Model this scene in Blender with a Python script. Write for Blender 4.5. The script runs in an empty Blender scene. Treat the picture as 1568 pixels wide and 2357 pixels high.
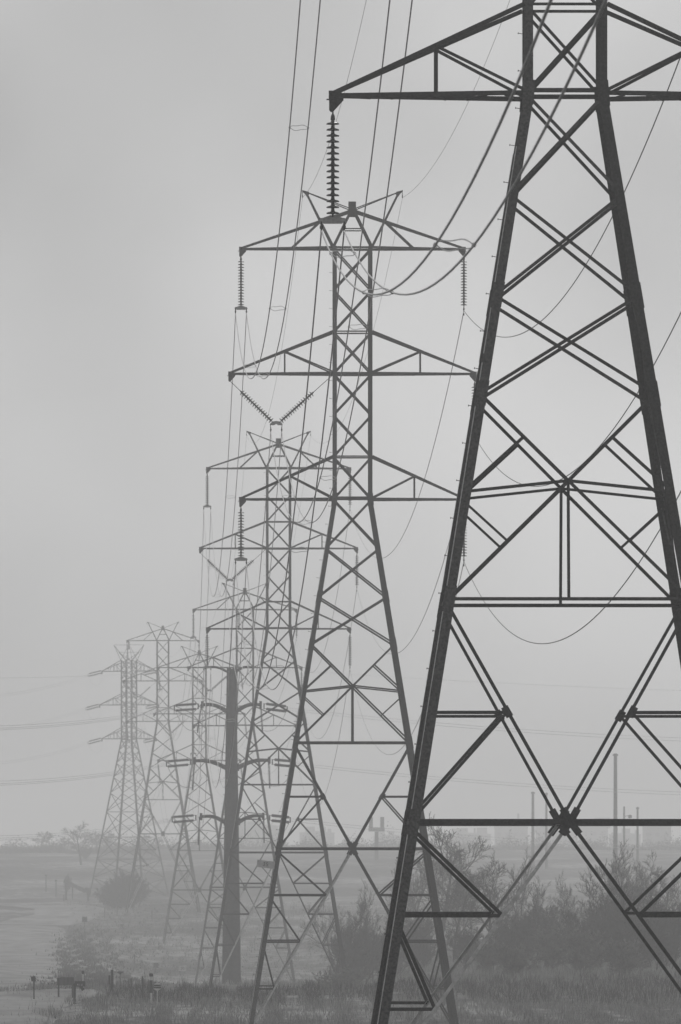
import bpy, math, random
import numpy as np
from mathutils import Vector, Matrix
R = math.radians
rnd = random.Random(7)
C = bpy.context.scene.collection
SC = bpy.context.scene

# ------------------------------------------------------------------ camera
F, YH, CX = 21000.0, 1950.0, 784.0           # focal length, eye level and centre of a 1568 wide picture
cam_d = bpy.data.cameras.new('camera')
cam = bpy.data.objects.new('camera', cam_d)
C.objects.link(cam)
cam.location = (0, 0, 0)
cam.rotation_euler = (R(90), 0, 0)
cam_d.sensor_fit = 'HORIZONTAL'
cam_d.sensor_width = 36.0
cam_d.lens = 36.0 * F / 1568.0
cam_d.shift_y = (YH - 1178.0) / 1568.0
cam_d.clip_start = 1.0
cam_d.clip_end = 20000.0
cam_d.dof.use_dof = True
cam_d.dof.focus_distance = 330.0
cam_d.dof.aperture_fstop = 14.0
SC.camera = cam

# ------------------------------------------------------------------ sky and light
SUN_EL, SUN_AZ = 38.0, 12.0                  # sun behind the fog, ahead of the camera
w = bpy.data.worlds.new('World')
SC.world = w
w.use_nodes = True
nt = w.node_tree
for n in list(nt.nodes):
    nt.nodes.remove(n)
sky = nt.nodes.new('ShaderNodeTexSky')
sky.sky_type = 'NISHITA'
sky.sun_disc = False
sky.sun_elevation = R(SUN_EL)
sky.sun_rotation = R(SUN_AZ)
sky.air_density = 1.0
sky.dust_density = 6.0
bw = nt.nodes.new('ShaderNodeRGBToBW')
cmp_ = nt.nodes.new('ShaderNodeMath'); cmp_.operation = 'POWER'; cmp_.inputs[1].default_value = 0.12   # cloud deck evens the sky out
mul = nt.nodes.new('ShaderNodeMath'); mul.operation = 'MULTIPLY'; mul.inputs[1].default_value = 4.5
bg = nt.nodes.new('ShaderNodeBackground'); bg.inputs['Strength'].default_value = 0.10
wo = nt.nodes.new('ShaderNodeOutputWorld')
nt.links.new(sky.outputs[0], bw.inputs[0])
nt.links.new(bw.outputs[0], cmp_.inputs[0])
nt.links.new(cmp_.outputs[0], mul.inputs[0])
tc = nt.nodes.new('ShaderNodeTexCoord')            # slow brightness changes of the cloud deck
cl = nt.nodes.new('ShaderNodeTexNoise'); cl.inputs['Scale'].default_value = 15.0; cl.inputs['Detail'].default_value = 3.0
cl.inputs['Roughness'].default_value = .4
mr = nt.nodes.new('ShaderNodeMapRange')
mr.inputs['From Min'].default_value = .3; mr.inputs['From Max'].default_value = .7
mr.inputs['To Min'].default_value = .72; mr.inputs['To Max'].default_value = 1.28
m2 = nt.nodes.new('ShaderNodeMath'); m2.operation = 'MULTIPLY'
cm = nt.nodes.new('ShaderNodeMapping'); cm.inputs['Location'].default_value = (-10.38, 8.726, 8.739)
nt.links.new(tc.outputs['Generated'], cm.inputs[0]); nt.links.new(cm.outputs[0], cl.inputs['Vector'])
nt.links.new(cl.outputs[0], mr.inputs[0])
nt.links.new(mul.outputs[0], m2.inputs[0]); nt.links.new(mr.outputs[0], m2.inputs[1])
nt.links.new(m2.outputs[0], bg.inputs['Color'])
nt.links.new(bg.outputs[0], wo.inputs[0])
sl = bpy.data.lights.new('sun', 'SUN')
sl.energy = 1.0
sl.angle = R(15)
sl.color = (1.0, 0.99, 0.98)
so = bpy.data.objects.new('sun', sl)
C.objects.link(so)
sd = Vector((math.sin(R(SUN_AZ)) * math.cos(R(SUN_EL)), math.cos(R(SUN_AZ)) * math.cos(R(SUN_EL)), math.sin(R(SUN_EL))))
so.rotation_euler = (-sd).to_track_quat('-Z', 'Y').to_euler()
so.location = (0, 300, 200)
SC.view_settings.view_transform = 'Standard'
SC.view_settings.look = 'None'
SC.view_settings.exposure = 0.0
SC.view_settings.gamma = 1.0
SC.cycles.volume_bounces = 2
HAZE = 0.00042


# ------------------------------------------------------------------ helpers
def px(x, y, Y):                              # a point seen at (x, y) of the 1568 wide picture, Y metres away
    return Vector(((x - CX) * Y / F, Y, (YH - y) * Y / F))


class MB:
    def __init__(self):
        self.v, self.f, self.m = [], [], []
        self.mi = 0

    def add(self, vs, fs):
        b = len(self.v)
        self.v += [tuple(p) for p in vs]
        self.f += [tuple(i + b for i in f) for f in fs]
        self.m += [self.mi] * len(fs)

    def prof(self, A, B, a, b, pts):          # extrude a closed profile from A to B in axes a, b
        n = len(pts)
        vs = [A + a * p + b * q for p, q in pts] + [B + a * p + b * q for p, q in pts]
        fs = [(i, (i + 1) % n, n + (i + 1) % n, n + i) for i in range(n)]
        fs += [tuple(range(n)), tuple(range(n, 2 * n))]
        self.add(vs, fs)

    def angle(self, A, B, wd, t, n, flip=1, off=0.0):   # an L-section member lying on a face with outward normal n
        A, B, n = Vector(A), Vector(B), Vector(n)
        d = (B - A).normalized()
        n = (n - d * n.dot(d)).normalized()
        s = d.cross(n) * flip
        h = wd / 2
        A = A - n * off; B = B - n * off
        self.prof(A, B, s, -n, [(-h, 0), (h, 0), (h, t), (-h + t, t), (-h + t, wd * .8), (-h, wd * .8)])

    def box(self, c, sx, sy, sz, M=None):
        c = Vector(c)
        vs = []
        for x in (-1, 1):
            for y in (-1, 1):
                for z in (-1, 1):
                    p = Vector((x * sx / 2, y * sy / 2, z * sz / 2))
                    vs.append(c + (M @ p if M else p))
        self.add(vs, [(0, 1, 3, 2), (4, 6, 7, 5), (0, 4, 5, 1), (2, 3, 7, 6), (0, 2, 6, 4), (1, 5, 7, 3)])

    def bar(self, A, B, wd, t, n):            # flat bar from A to B, width wd in the face, thickness t along n
        A, B, n = Vector(A), Vector(B), Vector(n)
        d = (B - A).normalized()
        n = (n - d * n.dot(d)).normalized()
        s = d.cross(n)
        self.prof(A, B, s, n, [(-wd / 2, -t / 2), (wd / 2, -t / 2), (wd / 2, t / 2), (-wd / 2, t / 2)])

    def tube(self, pts, r, n=6, r2=None, caps=True):
        pts = [Vector(p) for p in pts]
        k = len(pts)
        vs = []
        for i, p in enumerate(pts):
            d = (pts[min(i + 1, k - 1)] - pts[max(i - 1, 0)]).normalized()
            u = d.orthogonal() if abs(d.z) > .9 else d.cross(Vector((0, 0, 1)))
            u.normalize(); q = d.cross(u)
            rr = r if r2 is None else r + (r2 - r) * i / (k - 1)
            for j in range(n):
                a = 2 * math.pi * j / n
                vs.append(p + u * (math.cos(a) * rr) + q * (math.sin(a) * rr))
        fs = []
        for i in range(k - 1):
            for j in range(n):
                fs.append((i * n + j, i * n + (j + 1) % n, (i + 1) * n + (j + 1) % n, (i + 1) * n + j))
        if caps:
            fs += [tuple(range(n)), tuple(range((k - 1) * n, k * n))]
        self.add(vs, fs)

    def lathe(self, prof, n=14, M=None):      # (radius, z) pairs
        vs = []
        for r, z in prof:
            for j in range(n):
                a = 2 * math.pi * j / n
                p = Vector((r * math.cos(a), r * math.sin(a), z))
                vs.append(M @ p if M else p)
        k = len(prof)
        fs = []
        for i in range(k - 1):
            for j in range(n):
                fs.append((i * n + j, i * n + (j + 1) % n, (i + 1) * n + (j + 1) % n, (i + 1) * n + j))
        fs += [tuple(range(n)), tuple(range((k - 1) * n, k * n))]
        self.add(vs, fs)

    def poly(self, pts, n, t):                # flat plate: outline in 3-D, thickness t along n
        n = Vector(n).normalized() * (t / 2)
        pts = [Vector(p) for p in pts]
        k = len(pts)
        self.add([p - n for p in pts] + [p + n for p in pts],
                 [tuple(range(k)), tuple(range(2 * k - 1, k - 1, -1))] + [(i, (i + 1) % k, k + (i + 1) % k, k + i) for i in range(k)])

    def mesh(self, name, mats, smooth=False):
        me = bpy.data.meshes.new(name)
        me.from_pydata(self.v, [], self.f)
        for m in (mats if isinstance(mats, (list, tuple)) else [mats]):
            me.materials.append(m)
        if any(self.m):
            me.polygons.foreach_set('material_index', self.m)
        if smooth:
            me.polygons.foreach_set('use_smooth', [True] * len(self.f))
        me.update()
        return me

    def build(self, name, mats, parent=None, smooth=False):
        return link(name, self.mesh(name, mats, smooth), parent)


def link(name, me, parent=None):
    o = bpy.data.objects.new(name, me)
    C.objects.link(o)
    if parent:
        o.parent = parent
    return o


def tag(o, label, cat, group=None):
    o['label'] = label; o['category'] = cat
    if group:
        o['group'] = group
    return o


def thing(name, label, cat, loc=(0, 0, 0), rz=0.0, group=None):
    o = bpy.data.objects.new(name, None)
    C.objects.link(o)
    o.empty_display_size = 0.2
    o.location = loc; o.rotation_euler = (0, 0, rz)
    return tag(o, label, cat, group)


def kind(o, k):
    o['kind'] = k
    return o


def dup(root, loc, rz=0.0, label=None, scale=None):
    r = root.copy(); C.objects.link(r)
    r.location = loc; r.rotation_euler = (0, 0, rz)
    if scale:
        r.scale = scale if isinstance(scale, tuple) else (scale,) * 3
    if label:
        r['label'] = label
    for ch in list(root.children):
        c = ch.copy(); C.objects.link(c); c.parent = r
        for g in list(ch.children):
            d = g.copy(); C.objects.link(d); d.parent = c
    return r


# ------------------------------------------------------------------ materials (the photograph is black and white)
def mat(name, lo, hi, scale=5.0, rough=.7, detail=4, stretch=(1, 1, 1), spec=.3, metallic=0.0, bump=0.0, contrast=(.35, .65), coord='Object'):
    m = bpy.data.materials.new(name)
    m.use_nodes = True
    t = m.node_tree
    b = t.nodes['Principled BSDF']
    tc = t.nodes.new('ShaderNodeTexCoord')
    mp = t.nodes.new('ShaderNodeMapping'); mp.inputs['Scale'].default_value = stretch
    nz = t.nodes.new('ShaderNodeTexNoise'); nz.inputs['Scale'].default_value = scale; nz.inputs['Detail'].default_value = detail
    nz.inputs['Roughness'].default_value = .65
    cr = t.nodes.new('ShaderNodeValToRGB')
    cr.color_ramp.elements[0].position = contrast[0]; cr.color_ramp.elements[0].color = (lo, lo, lo, 1)
    cr.color_ramp.elements[1].position = contrast[1]; cr.color_ramp.elements[1].color = (hi, hi, hi, 1)
    t.links.new(tc.outputs[coord], mp.inputs[0]); t.links.new(mp.outputs[0], nz.inputs['Vector'])
    t.links.new(nz.outputs[0], cr.inputs[0]); t.links.new(cr.outputs[0], b.inputs['Base Color'])
    b.inputs['Roughness'].default_value = rough
    b.inputs['Specular IOR Level'].default_value = spec
    b.inputs['Metallic'].default_value = metallic
    if bump:
        bp = t.nodes.new('ShaderNodeBump'); bp.inputs['Strength'].default_value = bump; bp.inputs['Distance'].default_value = .03
        t.links.new(nz.outputs[0], bp.inputs['Height']); t.links.new(bp.outputs[0], b.inputs['Normal'])
    return m


M_STEEL = mat('galvanised_steel', .004, .036, 14, .75, 8, spec=.1, bump=.2)
M_RIMED = mat('rimed_steel', .012, .085, 14, .8, 8, spec=.1, bump=.2)
M_STEELB = mat('weathered_steel', .010, .060, 9, .8, 8, spec=.1, bump=.2)
STEELS = (M_STEEL, M_STEEL, M_STEELB, M_STEELB, M_RIMED)
M_FROST_SKY = mat('frost_and_skylight', .3, .5, 6, .9, 5, spec=.1)  # rime on leg edges; on foot braces also sky light put into the colour
M_PLATE = mat('aluminium_plate', .35, .5, 6, .6, 4, spec=.2)
M_INS = mat('porcelain', .010, .022, 12, .25, 3, spec=.5)
M_FIT = mat('forged_fittings', .02, .05, 18, .6, 4, spec=.2)
M_YOKE = mat('yoke_steel', .22, .34, 12, .6, 4, spec=.2)
M_WIRE = mat('rimed_strand', .5, .68, 4, .8, 3, spec=.1)
M_WIREDK = mat('weathered_strand', .2, .3, 4, .7, 3, spec=.2)
M_POLE = mat('weathered_pole_steel', .012, .04, 3, .75, 7, spec=.15, bump=.2)
M_BARK = mat('bark', .012, .032, 4, .9, 5, spec=.1)
M_BRUSH = mat('brushwood', .022, .06, 1.2, .9, 4, spec=.1)
M_RIMEBR = mat('rimed_brushwood', .05, .16, 1.2, .9, 4, spec=.1)
M_LEAF = mat('evergreen_foliage', .02, .05, 1.5, .9, 4, spec=.1)
M_WALL = mat('wall_panel', .12, .2, 1.0, .8, 3, spec=.2)
M_ROOF = mat('roof_sheet', .18, .3, 1.0, .7, 3, spec=.2)
M_DARK = mat('dark_opening', .015, .03, 2, .5, 2, spec=.3)
M_SIGNB = mat('black_board', .006, .014, 8, .5, 3, spec=.2)
M_SIGNW = mat('white_paint', .35, .5, 8, .6, 3, spec=.2)
M_WOOD = mat('weathered_wood', .03, .08, 6, .85, 4, spec=.1, stretch=(1, 1, .2))
M_PALE = mat('pale_gravel', .09, .27, .22, .95, 10, spec=.03, contrast=(.3, .62), stretch=(1, .3, 1), bump=.5)
M_DRY = mat('dry_grass', .04, .36, .5, .95, 5, spec=.05, contrast=(.3, .72))
M_BANK = mat('dark_scrub', .012, .09, .3, .95, 6, spec=.05, contrast=(.36, .66))
M_DRYD = mat('dead_weed', .015, .10, .5, .95, 5, spec=.05, contrast=(.3, .7))


def ground_material():
    m = bpy.data.materials.new('frosted_field')
    m.use_nodes = True
    t = m.node_tree; b = t.nodes['Principled BSDF']
    tc = t.nodes.new('ShaderNodeTexCoord')

    def noise(sc, st, det):
        mp = t.nodes.new('ShaderNodeMapping'); mp.inputs['Scale'].default_value = st
        nz = t.nodes.new('ShaderNodeTexNoise'); nz.inputs['Scale'].default_value = sc; nz.inputs['Detail'].default_value = det
        nz.inputs['Roughness'].default_value = .68
        t.links.new(tc.outputs['Object'], mp.inputs[0]); t.links.new(mp.outputs[0], nz.inputs['Vector'])
        return nz
    a = noise(.035, (1, .35, 1), 8)
    c = noise(.5, (1, .3, 1), 6)
    mx = t.nodes.new('ShaderNodeMix'); mx.data_type = 'FLOAT'; mx.inputs[0].default_value = .4
    t.links.new(a.outputs[0], mx.inputs[2]); t.links.new(c.outputs[0], mx.inputs[3])
    cr = t.nodes.new('ShaderNodeValToRGB')
    e = cr.color_ramp.elements
    e[0].position = .40; e[0].color = (.02,) * 3 + (1,)
    e[1].position = .62; e[1].color = (.30,) * 3 + (1,)
    k = e.new(.5); k.color = (.065,) * 3 + (1,)
    t.links.new(mx.outputs[0], cr.inputs[0]); t.links.new(cr.outputs[0], b.inputs['Base Color'])
    b.inputs['Roughness'].default_value = .95; b.inputs['Specular IOR Level'].default_value = .05
    bp = t.nodes.new('ShaderNodeBump'); bp.inputs['Strength'].default_value = .6; bp.inputs['Distance'].default_value = .3
    t.links.new(c.outputs[0], bp.inputs['Height']); t.links.new(bp.outputs[0], b.inputs['Normal'])
    return m


M_GROUND = ground_material()

# ------------------------------------------------------------------ terrain
PL = np.array([(-400, -2), (0, -2.2), (240, -6.7), (430, -9.6), (500, -10.3), (540, -10.1), (600, -9.7), (640, -10.4), (781, -13.7), (900, -13.6), (1080, -16.3),
               (1200, -15.6), (1350, -14.1), (1560, -11.4), (1870, -10.1), (2050, -6.5), (2200, -3.2), (2600, -.6), (3500, .2), (8000, .3)])
PR = np.array([(-400, -2), (0, -2.2), (240, -6.7), (430, -9.6), (500, -10.3), (540, -10.1), (600, -9.7), (700, -9.9), (781, -10.1), (900, -10.4), (1080, -11.0),
               (1350, -11.5), (1560, -10.5), (1870, -8.2), (2200, -3.6), (2600, -.9), (3500, .2), (8000, .3)])
PLL = np.array([(-400, -2), (0, -2.2), (240, -6.7), (430, -9.6), (500, -10.3), (540, -10.1), (600, -9.7), (700, -10.9), (800, -12.0), (900, -12.9), (1000, -13.5),
                (1250, -14.0), (1350, -13.6), (1480, -12.5), (1560, -11.4), (1870, -10.1), (2050, -6.5), (2200, -3.2), (2600, -.6), (3500, .2), (8000, .3)])


def sstep(a, b, x):
    t = np.clip((x - a) / (b - a), 0, 1)
    return t * t * (3 - 2 * t)


def gz(X, Y):
    X = np.asarray(X, float); Y = np.asarray(Y, float)
    zl = np.interp(Y, PL[:, 0], PL[:, 1]); zr = np.interp(Y, PR[:, 0], PR[:, 1]); zll = np.interp(Y, PLL[:, 0], PLL[:, 1])
    k = np.clip(Y / 800.0, .6, 2.0)
    a = sstep(0, 13, X / k)
    b = sstep(-13, -22, X / k) if False else 1 - sstep(-24, -15, X / k)
    z = zl * (1 - a) * (1 - b) + zr * a + zll * b
    z = z + .10 * np.sin(X * .31 + Y * .021) + .08 * np.sin(X * .83 + 1.3) * np.sin(Y * .047)
    return z


def g(x, y):
    return float(gz(x, y))


xs = np.unique(np.concatenate([np.linspace(-3500, -160, 18), np.linspace(-160, 160, 215), np.linspace(160, 3500, 18)]))
ys = np.unique(np.concatenate([np.arange(-400, 200, 50), np.arange(200, 2300, 7), np.arange(2300, 3000, 40), np.linspace(3000, 8000, 16)]))
XX, YY = np.meshgrid(xs, ys)
ZZ = gz(XX, YY)
nx, ny = len(xs), len(ys)
verts = np.stack([XX.ravel(), YY.ravel(), ZZ.ravel()], 1)
i, j = np.meshgrid(np.arange(nx - 1), np.arange(ny - 1))
q = (j * nx + i).ravel()
faces = np.stack([q, q + 1, q + nx + 1, q + nx], 1)


def np_mesh(name, v, f, m, smooth=False):
    me = bpy.data.meshes.new(name)
    nv, nf, k = len(v), len(f), f.shape[1]
    me.vertices.add(nv); me.vertices.foreach_set('co', v.astype(np.float32).ravel())
    me.loops.add(nf * k); me.loops.foreach_set('vertex_index', f.astype(np.int32).ravel())
    me.polygons.add(nf); me.polygons.foreach_set('loop_start', np.arange(0, nf * k, k, dtype=np.int32))
    me.materials.append(m)
    me.update(calc_edges=True)
    if smooth:
        me.polygons.foreach_set('use_smooth', [True] * nf)
    return me


kind(link('ground', np_mesh('ground', verts, faces, M_GROUND, True)), 'structure')


def patch(name, rows, m, lift):               # a sheet lying on the ground; rows of (Y, X left, X right)
    rows = np.array(rows, float)
    Ys = np.arange(rows[0, 0], rows[-1, 0], 7.0)
    n = 34
    V = []
    for k, Y in enumerate(Ys):
        a = np.interp(Y, rows[:, 0], rows[:, 1]); b = np.interp(Y, rows[:, 0], rows[:, 2])
        b += .5 * math.sin(Y * .031) + .35 * math.sin(Y * .083 + 1) + rnd.gauss(0, .22)
        X = np.linspace(a, b, n)
        e = np.minimum(np.arange(n)[::-1] / 3.0, 1)
        ek = min(k, len(Ys) - 1 - k) / 2.0
        V.append(np.stack([X, np.full(n, Y), gz(X, Y) + lift * np.minimum(e, min(ek, 1)) - .05 * (e == 0)], 1))
    V = np.concatenate(V)
    i, j = np.meshgrid(np.arange(n - 1), np.arange(len(Ys) - 1))
    q = (j * n + i).ravel()
    return kind(link(name, np_mesh(name, V, np.stack([q, q + 1, q + n + 1, q + n], 1), m, True)), 'structure')


patch('gravel_road', [(640, -60, -19.2), (700, -60, -20.5), (1000, -72, -30.0), (1300, -84, -38.5), (1420, -86, -42.0), (1470, -86, -46)], M_PALE, .22)
patch('gravel_spur', [(1475, -56, -43.5), (1550, -52, -40), (1640, -55, -42), (1700, -66, -50)], M_PALE, .2)
patch('snow_patch', [(520, -36, -16.5), (560, -36, -16.0), (600, -36, -15.0), (628, -36, -16.4)], M_PALE, .25)

# ------------------------------------------------------------------ transmission tower
U = 1 / 42.0
LEV = [0, 98, 194, 289, 385, 481, 578]


def hw(h):
    return (45.5 if h >= 0 else 45.5 - .161 * h) * U


FACES = {'front': (Vector((1, 0, 0)), Vector((0, -1, 0))), 'back': (Vector((1, 0, 0)), Vector((0, 1, 0))),
         'left': (Vector((0, 1, 0)), Vector((-1, 0, 0))), 'right': (Vector((0, 1, 0)), Vector((1, 0, 0)))}


def step_bolt_mesh():
    b = MB()
    b.tube([(0, 0, 0), (-.17, 0, 0)], .0095, 6)
    b.tube([(-.165, 0, 0), (-.185, 0, 0)], .026, 6)
    return b.mesh('step_bolt', M_FIT)


BOLT = step_bolt_mesh()


def text_mesh(body, size, m, thick=.004):
    cu = bpy.data.curves.new('lettering', 'FONT')
    cu.body = body; cu.size = size; cu.extrude = thick; cu.align_x = 'CENTER'; cu.align_y = 'CENTER'
    o = bpy.data.objects.new('tmp', cu)
    C.objects.link(o)
    dg = bpy.context.evaluated_depsgraph_get()
    dg.update()
    me = bpy.data.meshes.new_from_object(o.evaluated_get(dg))
    bpy.data.objects.remove(o)
    me.materials.clear(); me.materials.append(m)
    me.name = 'lettering'
    return me


def face_text(body, size, m, loc, parent, tilt=0.0):  # upright lettering facing the camera (-y)
    o = link('lettering', text_mesh(body, size, m), parent)
    o.location = loc
    o.rotation_euler = (R(90), tilt, 0)
    return o


def tower(loc_w, B, rz, label, n3, plate=None):
    """loc_w: world point of the tower axis at the lower cross-arm level; B: legs' length below it in units."""
    base = Vector((loc_w[0], loc_w[1], loc_w[2] - B * U))
    root = thing('transmission_tower', label, 'tower', base, rz, 'lattice towers of the power line')
    Z = lambda h: (h + B) * U
    jit = lambda: rnd.uniform(.012, .034)

    # legs
    for sx in (-1, 1):
        for sy in (-1, 1):
            mb = MB()
            a, b = Vector((-sx, 0, 0)), Vector((0, -sy, 0))
            pr = lambda wd, t: [(0, 0), (wd, 0), (wd, t), (t, t), (t, wd), (0, wd)]
            P = lambda h: Vector((sx * hw(h), sy * hw(h), Z(h)))
            mb.prof(P(-B - 30), P(-560), a, b, pr(.27, .03))
            mb.prof(P(-560), P(0), a, b, pr(.255, .028))
            mb.prof(P(0), P(581), a, b, pr(.22, .025))
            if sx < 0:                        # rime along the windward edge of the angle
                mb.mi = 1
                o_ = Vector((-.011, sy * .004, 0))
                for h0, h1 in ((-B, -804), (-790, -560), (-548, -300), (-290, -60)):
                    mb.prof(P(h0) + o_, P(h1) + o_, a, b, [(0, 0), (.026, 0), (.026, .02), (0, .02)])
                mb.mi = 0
            leg = mb.build('leg', [M_RIMED if sx < 0 else M_STEEL, M_FROST_SKY], root)
            mb = MB()
            f = P(-B)
            mb.lathe([(.55, -.9), (.55, .10), (.48, .16)], 12, Matrix.Translation((f.x - sx * .1, f.y - sy * .1, f.z)))
            mb.build('footing', M_PALE, leg)
            for h in (0, -225, -334, -560, -804):
                mb = MB()
                o_ = Vector((sx * .02, sy * .02, 0))
                A, D = P(h + 14) + o_, P(h - 14) + o_
                mb.prof(A, D, a, b, [(0, 0), (.29, 0), (.29, .018), (.018, .018), (.018, .29), (0, .29)])
                mb.build('splice_plate', M_RIMED if sx < 0 else M_STEEL, leg)
    # bracing panels
    for fname, (lat, nrm) in FACES.items():
        def P(u, h):
            return lat * (u * hw(h)) + nrm * hw(h) + Vector((0, 0, Z(h)))
        nn = nrm + Vector((0, 0, .161))

        def X(h0, h1, wd, horiz=None):
            mb = MB()
            mb.angle(P(-.97, h0), P(.97, h1), wd, .012, nn, 1, jit())
            mb.angle(P(.97, h0), P(-.97, h1), wd, .012, nn, -1, jit() + wd * .85)
            if horiz is not None:
                mb.angle(P(-1, horiz), P(1, horiz), wd * .9, .012, nn, 1, jit())
            mb.build('cross_brace', rnd.choice(STEELS), root)
        for k in range(6):
            X(LEV[k], LEV[k + 1], .085, {1: 98, 4: 385}.get(k))
        for hh, ww, off in ((3, .12, jit()), (289, .12, jit()), (578, .12, jit()), (-560, .09, .045), (-804, .15, .005)):
            mb = MB()
            mb.angle(P(-1, hh), P(1, hh), ww, .014, nn, 1, off)
            mb.build('horizontal_brace', rnd.choice(STEELS), root)
        for h0, h1 in ((0, -113), (-113, -225), (-225, -334)):
            X(h1, h0, .088)
        # diamond panel
        mb = MB()
        for s in (-1, 1):
            mb.angle(P(.97 * s, -334), P(0, -430), .088, .012, nn, s, jit())
            mb.angle(P(.97 * s, -560), P(0, -430), .088, .012, nn, -s, jit() + .01)
            mb.angle(P(.97 * s, -442), P(0, -430), .075, .011, nn, s, jit())
            mu = (P(s, -334) + P(0, -430)) * .5
            ml = (P(s, -560) + P(0, -430)) * .5
            mb.angle(P(.97 * s, -440), mu, .08, .011, nn, s, jit() + .09)
            mb.angle(P(.97 * s, -452), ml, .065, .011, nn, -s, jit() + .09)
        mb.angle(P(0, -430), P(0, -560), .08, .011, nn, 1, jit() + .09)
        mb.build('diamond_brace', rnd.choice(STEELS), root)
        # V panel
        mb = MB()
        for s in (-1, 1):
            mb.angle(P(.98 * s, -564), P(0, -804), .085, .013, nn, s, jit() + .03)
            mid = (P(s, -564) + P(0, -804)) * .5
            mb.angle(P(.97 * s, -684), mid, .08, .012, nn, s, jit() + .06)
            mb.angle(mid, P(.97 * s, -798), .08, .012, nn, s, jit() + .07)
        mb.build('v_brace', rnd.choice(STEELS), root)
        # inverted V panel down to the feet
        mb = MB()
        hs = [-804 - (B - 804) * k / n3 for k in range(n3 + 1)]
        for s in (-1, 1):
            foot = P(.99 * s, -B)
            skylit = fname in ('front', 'back') and s < 0  # left diagonals get a paler colour: frost plus painted-in light from the sky
            mb.mi = 1 if skylit else 0
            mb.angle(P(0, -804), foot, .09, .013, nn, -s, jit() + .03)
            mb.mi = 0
            for k in range(1, n3):
                v = P(0, -804).lerp(foot, k / n3)
                mb.angle(P(.98 * s, hs[k]), v, .085, .012, nn, s, jit() + .06)
                mb.angle(P(.98 * s, hs[k - 1] - 6), v, .09, .012, nn, s, jit() + .07)
        mb.build('foot_brace', [rnd.choice(STEELS), M_FROST_SKY], root)
        # gusset plates
        mb = MB()
        c = P(0, -804)
        for s in (-1, 1):
            for tgt in (P(s, -564), P(s, -B)):
                d = (tgt - c).normalized()
                mb.bar(c + d * .06 + nn * (.010 + .006 * (s + 1)), c + d * .40 + nn * (.010 + .006 * (s + 1)), .19, .014, nn)
        mb.poly([c + nn * .03 + lat * x + Vector((0, 0, z)) for x, z in ((-.15, -.12), (.15, -.12), (.18, 0), (.15, .12), (-.15, .12), (-.18, 0))], nn, .014)
        mb.build('gusset_plate', M_STEEL, root)
        for s in (-1, 1):
            mb = MB()
            mid = (P(s, -564) + P(0, -804)) * .5
            d = (P(s, -564) - P(0, -804)).normalized()
            mb.bar(mid - d * .15, mid + d * .15, .19, .014, nn)
            mb.build('gusset_plate', M_STEEL, root)
    # cross-arms
    for s in (-1, 1):
        for (h, tip, hc, vx, hv) in ((0, 256.5, 98, 142.5, 51), (289, 281.5, 385, 156, 340)):
            mb = MB()
            T = Vector((s * tip * U, 0, Z(h)))
            for sy in (-1, 1):
                n = Vector((0, sy, 0))
                col = Vector((s * hw(0), sy * hw(0), Z(h)))
                top = Vector((s * hw(0), sy * hw(0), Z(hc)))
                tp = T + Vector((0, sy * .07, 0))
                mb.angle(tp, col, .125, .014, n, s * sy, -.005)
                mb.angle(tp + Vector((0, 0, .06)), top, .12, .014, n, -s * sy, -.005)
                fr = (tip - vx) / (tip - 45.5)
                b = tp.lerp(col, fr)
                t = tp.lerp(top, fr)
                mb.angle(b, t, .085, .01, n, 1, .03)
                mb.angle(t, col + Vector((0, 0, .08)), .085, .01, n, 1, .045)
                q0 = tp.lerp(col, fr * .52)
            for k in range(5):
                f0, f1 = k / 5 + .1, (k + 1) / 5
                A = T.lerp(Vector((s * hw(0), -hw(0), Z(h))), f0); D = T.lerp(Vector((s * hw(0), hw(0), Z(h))), f1)
                if k % 2:
                    A, D = Vector((A.x, -A.y, A.z)), Vector((D.x, -D.y, D.z))
                mb.angle(A, D, .07, .01, Vector((0, 0, 1)), 1, .02)
            arm = mb.build('cross_arm', M_STEEL, root)
            hanger(T, s, arm)
        # top arm, peak side and earth-wire horn
        mb = MB()
        T = Vector((s * 256.5 * U, 0, Z(576)))
        hm = MB()
        for sy in (-1, 1):
            n = Vector((0, sy, 0))
            col = Vector((s * hw(0), sy * hw(0), Z(578)))
            ap = Vector((s * 4 * U, sy * hw(0) * .72, Z(663)))
            tp = T + Vector((0, sy * .07, 0))
            mb.angle(tp, col, .125, .014, n, s * sy, -.005)
            mb.angle(tp + Vector((0, 0, .05)), ap, .12, .014, n, -s * sy, -.005)
            cross = tp.lerp(ap, (256.5 - 75.5) / 252)
            lowp = tp.lerp(col, (256.5 - 141) / 211)
            mb.angle(cross, lowp, .09, .01, n, 1, .03)
            mb.angle(ap, col, .12, .012, n, s * sy, .03)
            ht = Vector((s * 107.5 * U, sy * .05, Z(708)))
            hm.angle(col + Vector((0, 0, .1)), ht, .11, .012, n, s * sy, .012)
            hm.angle(ht + Vector((s * .16, 0, .06)), ap + Vector((0, 0, .1)), .055, .008, n, 1, .02)
        arm = mb.build('cross_arm', M_STEEL, root)
        hanger(T, s, arm)
        ht = Vector((s * 107.5 * U, 0, Z(708)))
        hm.poly([ht + Vector((s * x, 0, z)) for x, z in ((-.08, -.3), (.06, -.1), (.2, .02), (.2, .1), (-.16, .0), (-.2, -.1))], (0, 1, 0), .13)
        e = ht + Vector((s * .18, 0, 0))
        hm.tube([e, e - Vector((0, 0, .17))], .018)
        hm.box(e - Vector((0, 0, .25)), .05, .3, .14)
        hm.build('earth_wire_horn', M_STEEL, root)
    mb = MB()
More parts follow.
